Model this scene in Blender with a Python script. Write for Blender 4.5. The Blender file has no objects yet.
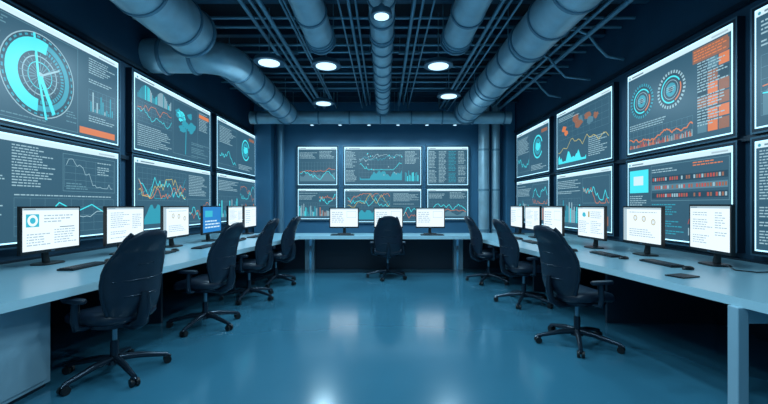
import bpy, math, random
from mathutils import Vector, Matrix
random.seed(7)
scene=bpy.context.scene
scene.view_settings.view_transform='Standard'
F=384.0; H=1.35; W=3.9; ZB=11.8; CEIL=4.6
# ------------------------------------------------------------ materials
def lin(c):
    return tuple(((v/255)/12.92 if v/255<=.04045 else (((v/255)+.055)/1.055)**2.4) for v in c)+(1,)
MATS={}
def mat(name,col,rough=.5,metal=0,emit=None,es=1.0,noise=0,nscale=5,rnoise=0,bump=0,coat=0,spec=None):
    if name in MATS: return MATS[name]
    m=bpy.data.materials.new(name); m.use_nodes=True
    nt=m.node_tree; b=nt.nodes['Principled BSDF']
    b.inputs['Base Color'].default_value=lin(col)
    b.inputs['Roughness'].default_value=rough
    b.inputs['Metallic'].default_value=metal
    if spec is not None: b.inputs['Specular IOR Level'].default_value=spec
    if coat: 
        b.inputs['Coat Weight'].default_value=coat; b.inputs['Coat Roughness'].default_value=.12
    if emit:
        b.inputs['Emission Color'].default_value=lin(emit); b.inputs['Emission Strength'].default_value=es
    if noise or rnoise or bump:
        tc=nt.nodes.new('ShaderNodeTexCoord'); n=nt.nodes.new('ShaderNodeTexNoise')
        n.inputs['Scale'].default_value=nscale; n.inputs['Detail'].default_value=6
        nt.links.new(tc.outputs['Object'],n.inputs['Vector'])
        if noise:
            r=nt.nodes.new('ShaderNodeValToRGB')
            c=lin(col)
            r.color_ramp.elements[0].position=.3; r.color_ramp.elements[1].position=.7
            r.color_ramp.elements[0].color=tuple(v*(1-noise) for v in c[:3])+(1,)
            r.color_ramp.elements[1].color=tuple(min(1,v*(1+noise)) for v in c[:3])+(1,)
            nt.links.new(n.outputs['Fac'],r.inputs['Fac']); nt.links.new(r.outputs['Color'],b.inputs['Base Color'])
        if rnoise:
            mr=nt.nodes.new('ShaderNodeMapRange')
            mr.inputs['To Min'].default_value=max(0.02,rough-rnoise); mr.inputs['To Max'].default_value=rough+rnoise
            nt.links.new(n.outputs['Fac'],mr.inputs['Value']); nt.links.new(mr.outputs['Result'],b.inputs['Roughness'])
        if bump:
            bp=nt.nodes.new('ShaderNodeBump'); bp.inputs['Strength'].default_value=bump; bp.inputs['Distance'].default_value=.01
            nt.links.new(n.outputs['Fac'],bp.inputs['Height']); nt.links.new(bp.outputs['Normal'],b.inputs['Normal'])
    MATS[name]=m; return m
def E(name,c,s=1.0): return mat(name,(8,12,16),.35,0,c,s)
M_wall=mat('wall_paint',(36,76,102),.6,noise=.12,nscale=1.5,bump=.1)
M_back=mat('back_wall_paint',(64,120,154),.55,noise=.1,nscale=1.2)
M_floor=mat('floor_epoxy',(56,114,138),.2,noise=.06,nscale=.8,rnoise=.05,coat=.7)
M_ceil=mat('ceiling_dark',(14,28,40),.8,noise=.2,nscale=3)
M_beam=mat('beam_steel',(46,82,104),.5,.1,noise=.15,nscale=6)
M_duct=mat('duct_galvanised',(178,208,222),.32,.35,noise=.12,nscale=4,rnoise=.08)
M_duct2=mat('duct_band',(108,146,168),.35,.4)
M_pipe=mat('pipe_metal',(124,164,184),.35,.3)
M_desk=mat('desk_laminate',(132,174,190),.28,noise=.03,nscale=3)
M_edge=mat('desk_edge',(178,214,226),.35)
M_panel=mat('desk_panel_dark',(20,42,60),.5)
M_white=mat('cabinet_white',(150,184,200),.4)
M_blk=mat('bezel_black',(14,20,26),.35)
M_frame=mat('screen_housing',(20,42,58),.4,.2)
M_bezel=mat('screen_bezel',(74,110,130),.35,.3)
M_chair=mat('chair_leather',(25,38,54),.36,noise=.12,nscale=20,bump=.1)
M_base=mat('chair_base',(40,54,68),.25,.5)
M_castor=mat('castor_rubber',(12,17,22),.5)
M_key=mat('key_cap',(34,44,54),.5)
M_lampshell=mat('lamp_shell',(80,114,134),.4,.4)
M_lamp=mat('lamp_lens',(200,230,240),.4,0,(190,230,250),1.6)
# screen palettes
bg=E('scr_bg',(54,94,116)); bgd=E('scr_panel_dark',(38,72,92)); bgl=E('scr_panel_light',(88,132,152))
bor=E('scr_border',(165,222,248),2.2); title=E('scr_title',(200,230,242),1.15)
tx=E('scr_text',(156,194,208)); txd=E('scr_text_dim',(100,146,164))
teal=E('scr_teal',(72,228,242),1.1); teald=E('scr_teal_dim',(54,160,184)); org=E('scr_orange',(222,130,84)); orgd=E('scr_orange_dim',(150,106,88))
red=E('scr_red',(186,86,80)); yel=E('scr_yellow',(200,192,120)); wht=E('mon_page',(228,244,252),1.15); gry=E('mon_grey',(174,200,212)); dk=E('mon_text',(110,140,156)); blu=E('mon_blue',(40,130,205)); mont=E('mon_teal',(60,190,215)); gold=E('mon_gold',(184,172,124))
# ------------------------------------------------------------ mesh builder
class MB:
    def __init__(s): s.v=[];s.f=[];s.m=[];s.sm=[];s.mats=[];s.X=Matrix.Identity(4)
    def mi(s,m):
        if m not in s.mats: s.mats.append(m)
        return s.mats.index(m)
    def add(s,vs,fs,m,smooth=False):
        o=len(s.v); s.v+= [tuple(s.X@Vector(p)) for p in vs]
        k=s.mi(m)
        for f in fs: s.f.append([i+o for i in f]); s.m.append(k); s.sm.append(smooth)
    def box(s,x0,x1,y0,y1,z0,z1,m,R=None):
        vs=[(x,y,z) for x in(x0,x1) for y in(y0,y1) for z in(z0,z1)]
        if R is not None:
            c=Vector(((x0+x1)/2,(y0+y1)/2,(z0+z1)/2)); vs=[tuple(R@(Vector(p)-c)+c) for p in vs]
        s.add(vs,[(0,1,3,2),(4,6,7,5),(0,4,5,1),(2,3,7,6),(0,2,6,4),(1,5,7,3)],m)
    def prism(s,poly,z0,z1,m,mside=None):
        n=len(poly)
        a=sum(poly[i][0]*poly[(i+1)%n][1]-poly[(i+1)%n][0]*poly[i][1] for i in range(n))
        if a<0: poly=poly[::-1]
        vs=[(x,y,z0) for x,y in poly]+[(x,y,z1) for x,y in poly]
        s.add(vs,[tuple(range(n))[::-1],tuple(range(n,2*n))],m)
        s.add(vs,[(i,(i+1)%n,n+(i+1)%n,n+i) for i in range(n)],mside or m)
    def cyl(s,p,q,r,m,seg=16,r2=None,caps=True):
        p=Vector(p);q=Vector(q); r2=r if r2 is None else r2
        d=(q-p).normalized(); a=d.orthogonal().normalized(); b=d.cross(a)
        vs=[]
        for c,rr in((p,r),(q,r2)):
            for i in range(seg):
                t=2*math.pi*i/seg; vs.append(tuple(c+a*math.cos(t)*rr+b*math.sin(t)*rr))
        s.add(vs,[(i,(i+1)%seg,seg+(i+1)%seg,seg+i) for i in range(seg)],m,True)
        if caps: s.add(vs,[tuple(range(seg))[::-1],tuple(range(seg,2*seg))],m)
    def tube(s,pts,r,m,seg=10,sx=1.0):
        pts=[Vector(p) for p in pts]; vs=[];n=len(pts)
        up=None
        for k,p in enumerate(pts):
            d=(pts[min(k+1,n-1)]-pts[max(k-1,0)]).normalized()
            if up is None: up=d.orthogonal().normalized()
            a=(up-d*up.dot(d)).normalized(); up=a; b=d.cross(a)
            rr=r[k] if isinstance(r,(list,tuple)) else r
            for i in range(seg):
                t=2*math.pi*i/seg; vs.append(tuple(p+a*math.cos(t)*rr+b*math.sin(t)*rr*sx))
        fs=[]
        for k in range(n-1):
            for i in range(seg):
                fs.append((k*seg+i,k*seg+(i+1)%seg,(k+1)*seg+(i+1)%seg,(k+1)*seg+i))
        s.add(vs,fs,m,True)
        s.add(vs,[tuple(range(seg))[::-1],tuple(range((n-1)*seg,n*seg))],m)
    def loft(s,rings,m,smooth=True):
        seg=len(rings[0]); vs=[p for r in rings for p in r]; fs=[];n=len(rings)
        for k in range(n-1):
            for i in range(seg): fs.append((k*seg+i,k*seg+(i+1)%seg,(k+1)*seg+(i+1)%seg,(k+1)*seg+i))
        s.add(vs,fs,m,smooth)
        s.add(vs,[tuple(range(seg))[::-1],tuple(range((n-1)*seg,n*seg))],m,smooth)
    def mesh(s,name):
        me=bpy.data.meshes.new(name); me.from_pydata(s.v,[],s.f)
        for m in s.mats: me.materials.append(m)
        me.polygons.foreach_set('material_index',s.m); me.polygons.foreach_set('use_smooth',s.sm); me.update()
        return me
    def obj(s,name,bevel=0):
        return place(name,s.mesh(name),bevel=bevel)
def place(name,me,loc=(0,0,0),rz=0,bevel=0):
    o=bpy.data.objects.new(name,me); scene.collection.objects.link(o); o.location=loc; o.rotation_euler=(0,0,rz)
    if bevel:
        b=o.modifiers.new('bevel','BEVEL'); b.width=bevel; b.segments=2; b.limit_method='ANGLE'; b.angle_limit=math.radians(50)
    return o
# ------------------------------------------------------------ room
def shell(name,a,m):
    b=MB(); b.box(*a,m); return b.obj(name)
Y0=-2.5
shell('floor',(-W-.2,W+.2,Y0,ZB+.2,-.1,0),M_floor)
shell('ceiling',(-W-.2,W+.2,Y0,ZB+.2,CEIL,CEIL+.1),M_ceil)
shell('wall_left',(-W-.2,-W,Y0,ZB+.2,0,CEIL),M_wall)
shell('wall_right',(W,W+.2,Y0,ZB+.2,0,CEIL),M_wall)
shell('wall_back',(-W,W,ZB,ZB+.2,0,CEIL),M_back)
shell('baseboard_left',(-W,-W+.02,Y0,ZB,0,.1),M_panel)
shell('baseboard_right',(W-.02,W,Y0,ZB,0,.1),M_panel)
shell('baseboard_back',(-W+.02,W-.02,ZB-.02,ZB,0,.1),M_panel)
for i,(sx) in enumerate((-1,1)):
    b=MB()
    for z in (.74,2.06,3.52):
        x0,x1=sorted((sx*W,sx*(W-.05))); b.box(x0,x1,Y0,ZB-.4,z-.03,z+.03,M_frame)
    b.obj('trim_%d'%(i+1))
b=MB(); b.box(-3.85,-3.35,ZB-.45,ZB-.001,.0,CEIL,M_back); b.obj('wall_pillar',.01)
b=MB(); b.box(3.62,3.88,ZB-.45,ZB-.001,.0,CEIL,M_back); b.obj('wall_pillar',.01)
# ------------------------------------------------------------ 2-D canvas on a panel
class Canvas:
    def __init__(s,mb,o,u,v,w,h): s.b=mb;s.o=Vector(o);s.u=Vector(u);s.v=Vector(v);s.n=s.u.cross(s.v);s.w=w;s.h=h
    def P(s,a,b,l): return tuple(s.o+s.u*a*s.w+s.v*b*s.h+s.n*(.0012*l))
    def poly(s,pts,m,l=2): s.b.add([s.P(a,b,l) for a,b in pts],[tuple(range(len(pts)))],m)
    def rect(s,a0,b0,a1,b1,m,l=2): s.poly([(a0,b0),(a1,b0),(a1,b1),(a0,b1)],m,l)
    def frame(s,a0,b0,a1,b1,m,t=.006,l=3):
        ta=t/s.w; tb=t/s.h
        s.rect(a0,b0,a1,b0+tb,m,l); s.rect(a0,b1-tb,a1,b1,m,l); s.rect(a0,b0+tb,a0+ta,b1-tb,m,l); s.rect(a1-ta,b0+tb,a1,b1-tb,m,l)
    def ring(s,a,b,r0,r1,m,t0=0,t1=360,l=3,seg=40):
        n=max(3,int(seg*(t1-t0)/360)); 
        for i in range(n):
            q=[math.radians(t0+(t1-t0)*k/n) for k in(i,i+1)]
            pt=lambda r,t:(a+r*math.cos(t)/s.w,b+r*math.sin(t)/s.h)
            if r0<=0: s.poly([(a,b),pt(r1,q[0]),pt(r1,q[1])],m,l)
            else: s.poly([pt(r0,q[0]),pt(r1,q[0]),pt(r1,q[1]),pt(r0,q[1])],m,l)
    def line(s,pts,m,t=.008,l=4):
        for (a,b),(c,d) in zip(pts,pts[1:]):
            x=(c-a)*s.w;y=(d-b)*s.h;L=math.hypot(x,y) or 1; nx=-y/L*t/2/s.w; ny=x/L*t/2/s.h
            s.poly([(a-nx,b-ny),(c-nx,d-ny),(c+nx,d+ny),(a+nx,b+ny)],m,l)
    def text(s,a0,b0,a1,b1,m,pitch=.04,l=3,fill=.85):
        n=int((b1-b0)*s.h/pitch)
        for i in range(n):
            b=b1-(i+.75)*pitch/s.h; a=a0; end=a0+(a1-a0)*random.uniform(fill-.3,1)
            if random.random()<.06: continue
            while a<end-.005:
                wd=random.uniform(.5,2.2)*pitch/s.w; e=min(a+wd,a1)
                s.rect(a,b,e,b+pitch*.42/s.h,m,l); a=e+.35*pitch/s.w
    def bars(s,a0,b0,a1,b1,n,ms,l=3,f=None):
        d=(a1-a0)/n
        for i in range(n):
            hh=f(i/n) if f else random.uniform(.15,1)
            s.rect(a0+i*d,b0,a0+(i+.65)*d,b0+(b1-b0)*hh,random.choice(ms),l)
    def wave(s,a0,b0,a1,b1,m,t=.008,n=24,l=4,rough=.25,trend=0):
        y=random.uniform(.3,.6);pts=[]
        for i in range(n+1):
            y=min(1,max(0,y+random.uniform(-rough,rough)+trend/n)); pts.append((a0+(a1-a0)*i/n,b0+(b1-b0)*y))
        s.line(pts,m,t,l)
    def area(s,a0,b0,a1,b1,m,n=20,l=3):
        y=.4;prev=None
        for i in range(n+1):
            y=min(1,max(.1,y+random.uniform(-.25,.28))); p=(a0+(a1-a0)*i/n,b0+(b1-b0)*y)
            if prev: s.poly([(prev[0],b0),(p[0],b0),p,prev],m,l)
            prev=p
    def grid(s,a0,b0,a1,b1,nx,ny,m,t=.003,l=2.5):
        for i in range(nx+1): s.line([(a0+(a1-a0)*i/nx,b0),(a0+(a1-a0)*i/nx,b1)],m,t,l)
        for i in range(ny+1): s.line([(a0,b0+(b1-b0)*i/ny),(a1,b0+(b1-b0)*i/ny)],m,t,l)
    def blob(s,a,b,r,m,l=3,n=14,sq=.6):
        pts=[]
        for i in range(n):
            t=2*math.pi*i/n; rr=r*random.uniform(.55,1)
            pts.append((a+rr*math.cos(t)/s.w,b+rr*math.sin(t)*sq/s.h))
        for i in range(n): s.poly([(a,b),pts[i],pts[(i+1)%n]],m,l)
def std(c,bigtitle=True):
    c.rect(0,0,1,1,bor,1); tb=.015
    c.rect(tb/c.w,tb/c.h,1-tb/c.w,1-tb/c.h,bg,2)
    if bigtitle:
        c.rect(tb/c.w,1-.065,1-tb/c.w,1-tb/c.h,title,2.4); c.ring(.03,.96,0,.016,teald,l=3); c.rect(.06,.952,.2,.968,dk,3); c.rect(.85,.95,.97,.968,gry,3)
def s_dial(c):
    std(c); c.text(.03,.68,.25,.9,tx,.03); c.text(.03,.3,.25,.64,orgd,.03); c.text(.03,.06,.25,.28,tx,.03)
    a,b=.50,.49; R=.41
    c.ring(a,b,0,R*1.12,bgd,l=2.5); c.ring(a,b,R*1.1,R*1.13,tx)
    for k in range(36): c.ring(a,b,R*1.02,R*1.07,teald,k*10,k*10+5,l=3,seg=72)
    c.ring(a,b,R*.64,R*.98,teal,75,265,l=3.5); c.ring(a,b,R*.8,R*.95,teald,265,435,l=3.5)
    for k in range(24): c.ring(a,b,R*.66,R*.76,teald,-90+k*7,-90+k*7+4,l=3.6,seg=90)
    c.ring(a,b,R*.5,R*.53,tx,l=4); c.ring(a,b,R*.35,R*.37,teal,l=4); c.ring(a,b,0,R*.1,tx,l=4.6)
    for k in range(20):
        t=2*math.pi*k/20; c.line([(a+R*.12*math.cos(t)/c.w,b+R*.12*math.sin(t)/c.h),(a+R*.6*math.cos(t)/c.w,b+R*.6*math.sin(t)/c.h)],txd,.008,4.5)
    c.line([(a-.03,b+.38),(a-.01,b),(a+.03,b-.4)],teal,.03,5); c.line([(a,b),(a+.07,b-.33)],teal,.05,5); c.line([(a,b),(a+.1,b+.12)],tx,.02,5)
    c.text(.78,.6,.97,.9,tx,.03); c.grid(.78,.3,.97,.55,6,4,txd); c.bars(.79,.31,.96,.53,12,[tx,teald],4); c.text(.78,.17,.97,.27,tx,.03)
    c.rect(.72,.05,.97,.12,org,3); c.text(.3,.04,.6,.09,txd,.03); c.frame(.02,.04,.26,.92,txd); c.frame(.27,.04,.71,.92,txd)
    c.text(.28,.8,.36,.9,txd,.03); c.text(.64,.1,.7,.25,txd,.03)
def s_text(c):
    std(c); c.text(.03,.06,.34,.92,tx,.03); c.text(.37,.5,.58,.92,tx,.03); c.frame(.62,.5,.97,.9,txd); c.grid(.63,.55,.96,.85,5,4,txd)
    c.wave(.64,.55,.95,.85,tx,.007); c.text(.84,.68,.94,.86,tx,.03); c.text(.64,.52,.8,.6,txd,.03)
    c.line([(.4,.12),(.46,.3),(.52,.22),(.6,.38),(.7,.28),(.8,.36),(.95,.2)],teal,.014); c.wave(.4,.1,.95,.28,tx,.01); c.grid(.38,.07,.96,.42,8,4,txd)
    c.text(.38,.43,.95,.49,tx,.03)
def s_map(c):
    std(c); c.bars(.03,.7,.4,.9,30,[teald,tx,teal],f=lambda t:.3+.7*abs(math.sin(t*7))); c.grid(.03,.4,.4,.66,8,5,txd); c.wave(.03,.42,.4,.64,teal); c.wave(.03,.42,.4,.64,org)
    c.text(.03,.06,.4,.36,tx,.032)
    for k in range(10): c.blob(.6+random.uniform(-.1,.1),.64+random.uniform(-.16,.16),random.uniform(.1,.2),random.choice([teal,teald,teald]),3+k*.1)
    for k in range(8): c.line([(.6,.55),(.6+random.uniform(-.15,.15),.64+random.uniform(-.2,.22))],teald,.01,4)
    c.line([(.6,.55),(.59,.1)],teald,.03); c.text(.8,.55,.97,.9,tx,.032); c.rect(.8,.8,.97,.86,org,4); c.text(.68,.06,.97,.34,txd,.032); c.frame(.42,.08,.78,.91,txd)
def s_lines(c):
    std(c); c.grid(.03,.42,.6,.88,12,6,txd)
    for m in(teal,org,yel,teald): c.wave(.04,.45,.59,.86,m,.012,30)
    c.area(.03,.08,.4,.36,teald); c.bars(.43,.08,.6,.36,10,[tx,orgd]); c.text(.64,.5,.97,.88,tx,.032); c.wave(.63,.1,.97,.44,teal,.014); c.wave(.63,.1,.97,.4,org,.01); c.frame(.62,.06,.98,.46,txd)
def s_blobs(c):
    std(c); c.frame(.03,.1,.45,.88,txd); c.text(.05,.5,.43,.86,tx,.036); c.wave(.05,.14,.43,.45,teal,.015)
    c.ring(.7,.55,.25,.29,teal,20,330); c.ring(.7,.55,.12,.2,teald); c.blob(.7,.55,.2,teal,4); c.text(.5,.06,.95,.2,tx,.036); c.rect(.8,.8,.96,.87,orgd,3)
def s_bars(c):
    std(c); c.text(.03,.62,.5,.88,tx,.036); c.bars(.04,.1,.5,.52,18,[teal,teald,tx]); c.grid(.03,.08,.5,.54,8,4,txd)
    c.bars(.56,.1,.96,.4,16,[tx,org,orgd]); c.wave(.55,.5,.96,.85,teal,.014); c.wave(.55,.45,.96,.8,org,.01); c.frame(.54,.45,.97,.88,txd)
def s_wide(c):
    std(c); c.text(.02,.45,.16,.9,tx,.04); c.text(.02,.08,.16,.4,tx,.04); c.grid(.19,.12,.76,.86,14,7,txd)
    c.area(.2,.13,.75,.5,teald,30); 
    for m in(teal,tx,teald): c.wave(.2,.4,.75,.8,m,.012,34,rough=.15)
    for k in range(22): c.ring(.2+random.random()*.55,.25+random.random()*.6,0,.018,random.choice([teal,tx]),l=5,seg=8)
    c.text(.79,.5,.97,.9,tx,.04); c.bars(.79,.1,.97,.4,12,[teal,teald])
def s_table(c):
    std(c)
    for i in range(4): c.text(.04+i*.24,.06,.22+i*.24,.9,tx if i!=2 else teald,.044,fill=1); 
    c.grid(.03,.05,.98,.92,4,9,txd)
def s_chart(c):
    std(c); c.grid(.04,.1,.96,.6,12,5,txd); c.area(.05,.1,.95,.35,bgl); c.wave(.05,.2,.95,.5,org,.012,24,rough=.12); c.wave(.05,.15,.95,.5,teal,.014); c.text(.04,.66,.5,.9,tx,.04); c.text(.55,.66,.95,.9,tx,.04)
def s_dials2(c):
    std(c)
    for a,m in((.18,teald),(.5,tx)):
        b=.62;R=.2
        c.ring(a,b,0,R*1.25,bgd,l=2.4)
        for k in range(30): c.ring(a,b,R*1.05,R*1.25,m,k*12,k*12+7,l=3,seg=60)
        c.ring(a,b,R*.8,R*.9,teal,30,290); c.ring(a,b,R*.8,R*.9,org,295,380); c.ring(a,b,R*.6,R*.64,tx); c.ring(a,b,R*.2,R*.45,teald,l=3.2); c.text(a-.04,b-.04,a+.04,b+.04,tx,.025,l=5)
    c.text(.03,.28,.66,.36,tx,.032); c.bars(.03,.06,.7,.13,70,[org,red,orgd,tx],f=lambda t:.3+.7*random.random()); c.wave(.03,.1,.7,.27,org,.016,50,rough=.15); c.grid(.03,.06,.7,.27,14,3,txd)
    for i in range(3):
        for j in range(7): c.rect(.74+i*.082,.07+j*.12,.74+i*.082+.074,.07+j*.12+.105,random.choice([orgd,bgl,bgd,orgd,bgl,org]),3)
    c.text(.74,.08,.97,.78,tx,.034,l=5); c.rect(.7,.78,.97,.92,orgd,4); c.text(.71,.79,.96,.91,org,.034,l=5)
def s_map2(c):
    std(c)
    for k in range(9): c.blob(random.uniform(.15,.85),random.uniform(.58,.78),random.uniform(.1,.2),random.choice([orgd,bgl,orgd,org]),3+k*.1)
    c.area(.04,.08,.6,.42,teal,24); c.wave(.04,.2,.96,.5,yel,.012); c.text(.64,.08,.96,.4,tx,.036); c.grid(.04,.5,.96,.88,9,4,txd); c.text(.05,.8,.5,.9,tx,.032,l=5)
def s_block(c):
    std(c); c.rect(.03,.58,.26,.88,teal,3); c.rect(.08,.68,.2,.8,title,4); c.text(.03,.08,.26,.55,tx,.032); c.text(.3,.8,.66,.9,tx,.032); c.text(.7,.8,.96,.9,org,.032)
    for j in range(3):
        c.rect(.3,.5+j*.1,.97,.5+j*.1+.07,bgl if j%2 else bgd,2.8)
        for i in range(30): 
            if random.random()<.8: c.rect(.31+i*.022,.515+j*.1,.31+i*.022+.015,.5+j*.1+.055,random.choice([red,orgd,tx,red]),3)
    c.text(.3,.06,.62,.44,teald,.032); c.wave(.66,.1,.97,.4,red,.01); c.bars(.66,.08,.97,.3,24,[orgd,tx,org]); c.frame(.29,.47,.98,.91,txd)
def wall_screen(side,ya,yb,z0,z1,fn):
    m=MB(); t=.09; e=.05; g=.03
    if side=='L':
        m.box(-W+.001,-W+t,ya-e,yb+e,z0-e,z1+e,M_frame); c=Canvas(m,(-W+t+.001,ya,z0),(0,1,0),(0,0,1),yb-ya,z1-z0)
    elif side=='R':
        m.box(W-t,W-.001,ya-e,yb+e,z0-e,z1+e,M_frame); c=Canvas(m,(W-t-.001,yb,z0),(0,-1,0),(0,0,1),yb-ya,z1-z0)
    else:
        m.box(ya-e,yb+e,ZB-t,ZB-.001,z0-e,z1+e,M_frame); c=Canvas(m,(ya,ZB-t-.001,z0),(1,0,0),(0,0,1),yb-ya,z1-z0)
    ga=e/c.w; gb=e/c.h
    c.frame(-ga,-gb,1+ga,1+gb,M_bezel,.018,.5)
    fn(c); m.obj('wall_display_screen')
zL=lambda px: F*(W-.09)/(384-px)
zR=lambda px: F*(W-.09)/(px-384)
for (ya,yb),fu,fl in (((zL(118)-2.5,zL(118)),s_dial,s_text),((zL(134),zL(210)),s_map,s_lines),((zL(217),zL(255)),s_blobs,s_bars),((zL(118)-5.2,zL(118)-2.7),s_chart,s_bars)):
    wall_screen('L',ya,yb,2.2,3.38,fu); wall_screen('L',ya,yb,.95,2.08,fl)
for (ya,yb),fu,fl in (((zR(733),zR(628)),s_dials2,s_block),((zR(612),zR(557)),s_map2,s_bars),((zR(549),zR(517)),s_blobs,s_bars),((zR(755)-1.7,zR(755)),s_chart,s_text)):
    wall_screen('R',ya,yb,2.13,3.34,fu); wall_screen('R',ya,yb,.88,2.0,fl)
bx=lambda px:(px-384)*(ZB-.09)/F
bz=lambda py:H+(205-py)*(ZB-.09)/F
wall_screen('B',bx(298),bx(337),bz(185),bz(147),s_chart); wall_screen('B',bx(298),bx(337),bz(219),bz(189),s_bars)
wall_screen('B',bx(344.5),bx(421),bz(185),bz(147),s_wide); wall_screen('B',bx(344.5),bx(421),bz(222),bz(189),s_lines)
wall_screen('B',bx(427.5),bx(468),bz(185),bz(147),s_table); wall_screen('B',bx(427.5),bx(468),bz(219),bz(189),s_chart)
# ------------------------------------------------------------ desks
DT=.75
ex=lambda y: 2.28-(y-2.62)*.133
for sg in(-1,1):
    d=MB(); ya=1.0; yb=8.2
    d.prism([(sg*ex(ya),ya),(sg*ex(yb),yb),(sg*(W-.03),yb),(sg*(W-.03),ya)],DT-.06,DT,M_desk,M_edge)
    x0,x1=sorted((sg*(W-.10),sg*(W-.06))); d.box(x0,x1,ya+.05,yb-.05,0,DT-.06,M_panel)
    for y in (4.4,6.0,8.12):
        x0,x1=sorted((sg*(ex(y)+.50 if y<8 else ex(y)+.06),sg*(W-.10))); d.box(x0,x1,y-.02,y+.02,0,DT-.06,M_panel)
    x0,x1=sorted((sg*(ex(8.1)+.02),sg*(ex(8.1)+.1))); d.box(x0,x1,8.02,8.1,0,DT-.06,M_white)
    if sg<0:
        d.box(-3.15,-2.50,1.9,2.88,.03,DT-.06,M_white); d.box(-3.13,-2.52,1.92,2.86,0,.03,M_panel)
        d.box(-2.50,-2.49,1.93,2.85,.06,.64,M_white)
    else:
        d.box(2.27,2.34,2.46,2.54,0,DT-.06,M_white); d.box(3.5,3.58,2.46,2.54,0,DT-.06,M_white); d.box(2.34,3.5,2.485,2.515,.58,DT-.06,M_white)
    d.obj('control_desk',.006)
d=MB(); g=.004
d.prism([(-ex(7.4)+g,7.4),(ex(7.4)-g,7.4),(ex(8.2)-g,8.2),(-ex(8.2)+g,8.2)],DT-.06,DT,M_desk,M_edge)
d.box(-1.5,1.5,8.1,8.14,0,DT-.06,M_panel)
for x in(-1.5,1.45): d.box(x,x+.05,7.95,8.1,0,DT-.06,M_white)
d.obj('control_desk',.006)
# ------------------------------------------------------------ monitors
def page(c): c.rect(0,0,1,1,wht,1); c.rect(0,.95,1,1,gry,2); c.rect(.02,.965,.2,.985,dk,3)
def mon_doc(c):
    page(c); c.text(.05,.1,.45,.55,gry,.026); c.text(.52,.1,.95,.88,gry,.026); c.blob(.25,.74,.07,mont,3); c.rect(.42,.66,.48,.86,gold,3)
def mon_text(c):
    page(c); c.text(.08,.4,.6,.88,gry,.024); c.text(.08,.08,.6,.34,gry,.024); c.text(.66,.3,.94,.88,gry,.024)
def mon_rings(c):
    page(c); c.rect(0,0,.1,.95,gry,2)
    for a,b in((.35,.7),(.58,.68),(.82,.6)): c.ring(a,b,.025,.035,gold); c.ring(a,b,.012,.018,gry)
    c.text(.18,.1,.95,.4,gry,.026); c.text(.18,.82,.9,.9,gry,.026)
def mon_logo(c):
    page(c); c.rect(.05,.56,.26,.86,mont,2); c.ring(.155,.71,.03,.055,wht,l=3); c.text(.34,.6,.9,.86,gry,.03); c.text(.06,.1,.45,.42,gry,.026); c.text(.52,.1,.94,.5,gry,.026); c.rect(.62,.52,.9,.54,dk,3)
def mon_blue(c):
    c.rect(0,0,1,1,blu,1); c.rect(.1,.6,.5,.85,mont,2); c.text(.1,.1,.9,.5,title,.05)
def mon_plain(c):
    page(c); c.text(.06,.12,.5,.85,gry,.04); c.frame(.6,.5,.94,.85,gry,.006,2)
def monitor_mesh(fn,w=.70,h=.46):
    m=MB()
    z0=.125
    m.box(-w/2,w/2,-.02,.012,z0,z0+h,M_blk); m.box(-w*.36,w*.36,.012,.04,z0+.06,z0+h-.08,M_blk)
    m.tube([(0,.05,.02),(0,.06,.1),(0,.05,.22),(0,.035,.28)],[.035,.03,.03,.03],M_blk,10)
    rr=[]
    for z,s in((0,1),(.012,1),(.018,.9)):
        rr.append([(.14*s*math.copysign(abs(math.cos(t))**.6,math.cos(t)),.03+.10*s*math.copysign(abs(math.sin(t))**.6,math.sin(t)),z) for t in [2*math.pi*i/24 for i in range(24)]])
    m.loft(rr,M_blk,False)
    c=Canvas(m,(-w/2+.018,-.0205,z0+.03),(1,0,0),(0,0,1),w-.036,h-.048); fn(c)
    m.box(-.02,.02,-.022,-.019,z0+.008,z0+.018,M_lampshell)
    return m.mesh('monitor')
MM={k:monitor_mesh(f) for k,f in dict(doc=mon_doc,text=mon_text,rings=mon_rings,logo=mon_logo,blue=mon_blue,plain=mon_plain).items()}
MN=monitor_mesh(mon_text,.60,.48)
MS=monitor_mesh(mon_plain,.6,.42)
zt=DT+.001
for x,y,k in((-3.40,3.92,'logo'),(-3.20,4.74,'text'),(-3.0,5.52,'rings'),(-2.88,6.4,'blue'),(-2.84,7.3,'text'),(-2.80,8.0,'plain')):
    place('computer_monitor',MM[k],(x,y,zt),math.radians(90))
for x,y,k,r in((3.27,3.84,'near',-98),(3.10,4.6,'rings',-90),(2.90,5.36,'doc',-90),(2.74,6.2,'plain',-90),(2.76,7.1,'text',-90),(2.76,7.95,'plain',-90)):
    place('computer_monitor',MN if k=='near' else MM[k],(x,y,zt),math.radians(r))
for x in(-.82,.09,.95): place('computer_monitor',MS,(x,7.9,zt),0)
# ------------------------------------------------------------ keyboards, mice, tablet
k=MB()
k.box(-.23,.23,-.075,.075,0,.016,M_blk)
for j in range(5):
    for i in range(15):
        if j==0 and 4<=i<=9: continue
        x=-.217+i*.029;y=-.062+j*.026; k.box(x,x+.024,y,y+.021,.016,.022,M_key)
k.box(-.217+4*.029,-.217+9*.029+.024,-.062,-.041,.016,.022,M_key)
KM=k.mesh('keyboard')
q=MB(); rr=[]
for z,s in((0,.95),(.012,1),(.026,.8),(.034,.4)):
    rr.append([(.03*s*math.cos(t),.055*s*math.sin(t),z) for t in[2*math.pi*i/16 for i in range(16)]])
q.loft(rr,M_blk); QM=q.mesh('mouse')
for x,y in((-2.90,3.72),(-2.72,4.66),(-2.55,5.45),(-2.45,6.35),(-2.42,7.2)):
    place('keyboard',KM,(x,y,zt),math.radians(90)); place('computer_mouse',QM,(x,y+.34,zt),math.radians(90))
for x,y in((2.82,3.9),(2.66,4.6),(2.45,5.3),(2.36,6.15),(2.36,7.0)):
    place('keyboard',KM,(x,y,zt),math.radians(-90)); place('computer_mouse',QM,(x,y-.34,zt),math.radians(-90))
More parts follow.
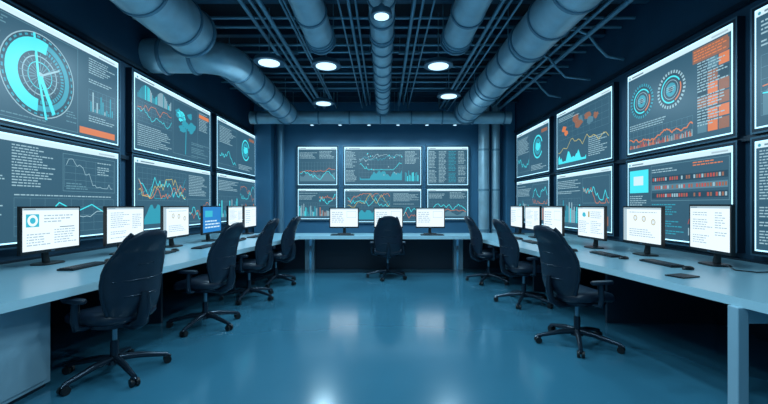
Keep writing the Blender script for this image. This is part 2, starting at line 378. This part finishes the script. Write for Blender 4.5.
for x in(-.82,.95): place('keyboard',KM,(x,7.6,zt),0)
t=MB(); t.box(-.1,.1,-.075,.075,0,.01,M_blk); t.box(-.088,.088,-.065,.065,.01,.011,M_key); place('tablet',t.mesh('tablet'),(2.5,3.22,zt),math.radians(20))
t=MB(); t.tube([(3.62,3.6,DT+.008),(3.45,3.4,DT+.008),(3.28,3.38,DT+.008),(3.2,3.5,DT+.008),(3.26,3.66,DT+.025)],.006,M_blk,8); t.obj('monitor_cable')
# ------------------------------------------------------------ chairs (local +Y = forward)
def sq(n,t): return math.copysign(abs(math.cos(t))**n,math.cos(t)),math.copysign(abs(math.sin(t))**n,math.sin(t))
c=MB()
rings=[]
for z,s in((.435,.80),(.445,.93),(.47,1.0),(.505,1.0),(.525,.93),(.532,.75)):
    r=[]
    for i in range(32):
        cx,cy=sq(.55,2*math.pi*i/32); y=.02+.255*s*cy
        r.append((.262*s*cx,y,z-(.035*max(0,(y-.1)/.17)**2)+ (.015*abs(cx)**3)))
    rings.append(r)
c.loft(rings,M_chair)
c.loft([[(.2*sq(.55,2*math.pi*i/24)[0],.02+.2*sq(.55,2*math.pi*i/24)[1],z) for i in range(24)] for z in(.415,.44)],M_base,False)
prof=[(.50,-.215,.17,.015,.028),(.53,-.225,.205,.025,.04),(.60,-.245,.228,.04,.05),(.68,-.255,.245,.05,.052),(.76,-.264,.252,.055,.05),(.84,-.28,.25,.055,.046),(.91,-.30,.24,.05,.042),(.965,-.322,.218,.042,.038),(.985,-.331,.205,.04,.030),(1.005,-.339,.198,.038,.034),(1.04,-.353,.19,.035,.044),(1.09,-.374,.172,.03,.046),(1.135,-.393,.145,.02,.038),(1.16,-.404,.105,.012,.02)]
rings=[]
for z,y,hw,wr,th in prof:
    r=[]
    for i in range(36):
        cx,cy=sq(.7,2*math.pi*i/36)
        r.append((hw*cx,y+wr*abs(cx)**2*1.3+th*cy,z+.02*abs(cx)**2*(-1 if z>1.1 else 0)))
    rings.append(r)
c.loft(rings,M_chair)
for sx in(-1,1):
    c.tube([(sx*(hw-.004),y+wr*1.3,z) for z,y,hw,wr,th in prof[1:-1]],.016,M_base,8)
for z,y,hw in((.66,-.305,.2),(.78,-.315,.21),(.90,-.335,.2)):
    c.tube([(x*hw,y+.055*abs(x)**2*1.2,z) for x in(-1,-.6,-.3,0,.3,.6,1)],.008,M_base,6)
c.tube([(0,-.05,.41),(0,-.2,.40),(0,-.29,.45),(0,-.315,.56),(0,-.315,.68)],[.03,.03,.03,.028,.02],M_base,10,1.6)
for sx in(-1,1):
    c.tube([(sx*.2,.0,.43),(sx*.29,.0,.44),(sx*.30,.0,.50),(sx*.30,-.01,.64)],.018,M_base,8,1.5)
    rr=[]
    for z,s in((.635,.9),(.65,1),(.665,.9)):
        rr.append([(sx*.298+.036*s*sq(.7,2*math.pi*i/16)[0],.01+.12*s*sq(.7,2*math.pi*i/16)[1],z) for i in range(16)])
    c.loft(rr,M_chair)
c.box(-.08,.08,-.1,.1,.385,.42,M_base)
c.cyl((0,0,.24),(0,0,.39),.018,M_pipe,14); c.cyl((0,0,.1),(0,0,.27),.03,M_base,14); c.cyl((0,0,.085),(0,0,.14),.055,M_base,16,.04)
for i in range(5):
    a=math.radians(90+72*i+18); dx,dy=math.cos(a),math.sin(a)
    c.tube([(dx*.03,dy*.03,.125),(dx*.16,dy*.16,.115),(dx*.30,dy*.30,.085),(dx*.375,dy*.375,.07)],[.030,.026,.02,.017],M_base,8)
    px,py=dx*.37,dy*.37; c.cyl((px,py,.03),(px,py,.075),.010,M_base,8)
    ox,oy=-dy,dx
    for s in(-1,1):
        c.cyl((px+ox*s*.008,py+oy*s*.008,.03),(px+ox*s*.03,py+oy*s*.03,.03),.03,M_castor,16)
    c.tube([(px-dx*.02,py-dy*.02,.05),(px,py,.066),(px+dx*.02,py+dy*.02,.05)],.014,M_base,8,1.6)
CM=c.mesh('office_chair')
for x,y,r in((-2.16,3.08,72),(-2.0,4.3,82),(-1.95,5.55,88),(-1.86,6.6,85),(.07,7.15,2),(1.88,3.74,-76),(1.93,5.3,-84),(1.84,6.75,-88)):
    place('office_chair',CM,(x,y,0),math.radians(r))
# ------------------------------------------------------------ ceiling services
def ring_duct(name,x,z,r,y0,y1,step=1.1):
    m=MB(); m.cyl((x,y0,z),(x,y1,z),r,M_duct,32)
    y=y0+.3
    while y<y1:
        m.cyl((x,y-.02,z),(x,y+.02,z),r+.018,M_duct2,32); y+=step
    m.cyl((x,y1-.05,z),(x,y1,z),r+.03,M_duct2,32)
    y=y0+.8
    while y<y1:
        for s in(-1,1): m.cyl((x+s*(r+.012),y,z),(x+s*(r+.012),y,CEIL-.001),.008,M_pipe,6)
        m.cyl((x,y-.012,z),(x,y+.012,z),r+.022,M_pipe,32); y+=2.2
    return m
zc=H+2.5
ring_duct('d',-2.80,zc,.33,-1.5,5.6,.8).obj('ventilation_duct')
ze=zc-.04
m=MB(); r=.27; pts=[(-W+.01,6.35,ze),(-3.3,6.35,ze)]
for k in range(0,10):
    a=math.radians(90*k/9); pts.append((-3.07+.45*math.sin(a),6.35+.45*(1-math.cos(a)),ze))
pts+= [(-2.62,7.1,ze),(-2.62,10.4,ze)]
m.tube(pts,r,M_duct,32)
for x in(-3.6,-3.12): m.cyl((x-.025,6.35,ze),(x+.025,6.35,ze),r+.03,M_duct2,32)
y=6.85
while y<10.4: m.cyl((-2.62,y-.02,ze),(-2.62,y+.02,ze),r+.02,M_duct2,32); y+=.7
for y in(7.2,9.1):
    for s in(-1,1): m.cyl((-2.62+s*(r+.012),y,zc),(-2.62+s*(r+.012),y,CEIL-.001),.008,M_pipe,6)
m.obj('ventilation_duct')
ring_duct('d',-1.0,H+2.62,.21,-1.5,6.1,.8).obj('ventilation_duct')
ring_duct('d',-.03,H+2.6,.17,-1.5,10.4,.5).obj('ventilation_duct')
ring_duct('d',1.14,H+2.62,.22,-1.5,6.1,.8).obj('ventilation_duct')
ring_duct('d',2.22,zc,.30,-1.5,10.4,.7).obj('ventilation_duct')
m=MB(); zt2=H+2.42; m.cyl((-3.7,10.65,zt2),(3.5,10.65,zt2),.17,M_duct,28)
for i in range(9): x=-3.5+i*.85; m.cyl((x-.02,10.65,zt2),(x+.02,10.65,zt2),.19,M_duct2,28)
for x in(-3,0.4,3): m.cyl((x,10.65,zt2),(x,10.65,CEIL-.001),.01,M_pipe,6)
m.obj('ventilation_duct')
m=MB()
for x,r in((3.0,.16),(3.36,.12)):
    m.cyl((x,ZB-.25,0),(x,ZB-.25,CEIL),r,M_duct,24)
    for z in(.6,1.8,3.0,4.0): m.cyl((x,ZB-.25,z-.03),(x,ZB-.25,z+.03),r+.015,M_pipe,24)
m.obj('riser_pipe')
m=MB(); m.cyl((-3.12,ZB-.2,0),(-3.12,ZB-.2,CEIL),.1,M_duct2,20); m.obj('riser_pipe')
for y in(2,3.2,4.4,5.65,6.8,7.9,9,10.1,11.2):
    m=MB(); m.box(-W+.001,W-.001,y-.06,y+.06,4.5,CEIL-.001,M_beam); m.box(-W+.001,W-.001,y-.01,y+.01,4.36,4.5,M_beam); m.box(-W+.001,W-.001,y-.06,y+.06,4.34,4.36,M_beam); m.obj('ceiling_beam')
m=MB()
for x,z,r in((-1.95,4.12,.03),(-1.83,4.14,.022),(-1.7,4.12,.035),(-1.45,4.2,.02),(-1.35,4.1,.016),(-.5,4.18,.025),(-.4,4.2,.018),(-.62,4.1,.014),(.42,4.18,.03),(.55,4.2,.02),(.68,4.1,.014),(1.6,4.1,.03),(1.72,4.12,.022),(1.80,4.02,.016),(2.7,4.1,.025),(3.1,4.15,.03),(3.3,4.1,.04),(-3.5,4.15,.03),(-3.3,4.1,.02)):
    m.tube([(x,-1.5,z),(x,4,z),(x,10.3,z),(x,10.9,z),(x,11.05,z+.06),(x,11.1,z+.2),(x,11.1,CEIL-.001)],r,M_pipe,8)
for y in(3,5.1,7.3,9.5):
    for x in(-1.83,-.45,.48,1.72,3.2):
        m.box(x-.2,x+.2,y-.02,y+.02,4.22,4.245,M_duct2)
        for s in(-.18,.18): m.cyl((x+s,y,4.24),(x+s,y,CEIL-.001),.006,M_pipe,6)
for y,z in((5.95,4.25),(6.3,4.27),(7.0,4.27),(7.4,4.3),(8.1,4.27),(8.5,4.27),(9.2,4.3),(9.7,4.3)): m.cyl((-W+.01,y,z),(W-.01,y,z),.025,M_pipe,8)
for y,x in((7.2,3.1),(8.4,3.3),(6.2,3.3)):
    m.tube([(x-.3,y,4.18),(x-.2,y,4.18),(x,y,4.1),(x+.15,y,3.9),(x+.3,y,3.75),(W-.03,y,3.7)],.022,M_pipe,8)
m.obj('ceiling_conduit_run')
# ------------------------------------------------------------ lamps
LC=(.52,.83,1.0)
def lamp(x,y,z=3.7,r=.25,power=52,top=CEIL-.001):
    m=MB()
    m.cyl((x,y,z),(x,y,z+.07),r,M_lampshell,32,r*.92); m.cyl((x,y,z+.07),(x,y,z+.14),r*.6,M_lampshell,24,r*.25); m.cyl((x,y,z+.13),(x,y,top),.012,M_pipe,8)
    m.cyl((x,y,z-.012),(x,y,z+.002),r*.68,M_lamp,32)
    o=m.obj('pendant_lamp')
    l=bpy.data.lights.new('lamp_light','AREA'); l.shape='DISK'; l.size=r*1.3; l.energy=power; l.color=LC
    lo=bpy.data.objects.new('lamp_light',l); scene.collection.objects.link(lo); lo.parent=o; lo.location=(x,y,z-.02)
for x,y in((-1.9,6.35),(-.98,6.5),(.92,6.5),(1.4,8.3),(-1.4,8.9)): lamp(x,y)
lamp(-.03,4.62,3.62,.13,18,H+2.6-.16)
for x,y in((.5,3.4),(-1.6,2.6),(1.5,2.6),(-.5,.8),(.5,.8)): lamp(x,y,power=30)
m=MB(); z=3.72; m.box(-2.9,2.6,10.98,11.02,z,z+.04,M_beam)
for x in(-2.6,0.3,2.5): m.cyl((x,11.0,z+.04),(x,11.0,CEIL-.001),.008,M_pipe,6)
xs=[(px-384)*11.0/F for px in(312,340,369,398,427,455)]
for x in xs: m.cyl((x,11.0,z-.08),(x,11.0,z),.06,M_lampshell,14,.04); m.cyl((x,11.0,z-.085),(x,11.0,z-.078),.05,M_lamp,14)
tr=m.obj('track_light')
for x in xs:
    l=bpy.data.lights.new('track_spot','SPOT'); l.energy=60; l.color=LC; l.spot_size=math.radians(130); l.spot_blend=.8; l.shadow_soft_size=.05
    lo=bpy.data.objects.new('track_spot',l); scene.collection.objects.link(lo); lo.parent=tr; lo.location=(x,11.0,z-.1); lo.rotation_euler=(math.radians(12),0,0)
# ------------------------------------------------------------ world + camera
w=bpy.data.worlds.new('World'); scene.world=w; w.use_nodes=True
w.node_tree.nodes['Background'].inputs[0].default_value=(.13,.35,.50,1); w.node_tree.nodes['Background'].inputs[1].default_value=.75
cam=bpy.data.cameras.new('camera'); cam.lens=18; cam.sensor_width=36; cam.shift_y=3/768; cam.clip_start=.05
co=bpy.data.objects.new('camera',cam); scene.collection.objects.link(co); co.location=(0,0,H); co.rotation_euler=(math.radians(90),0,0)
scene.camera=co
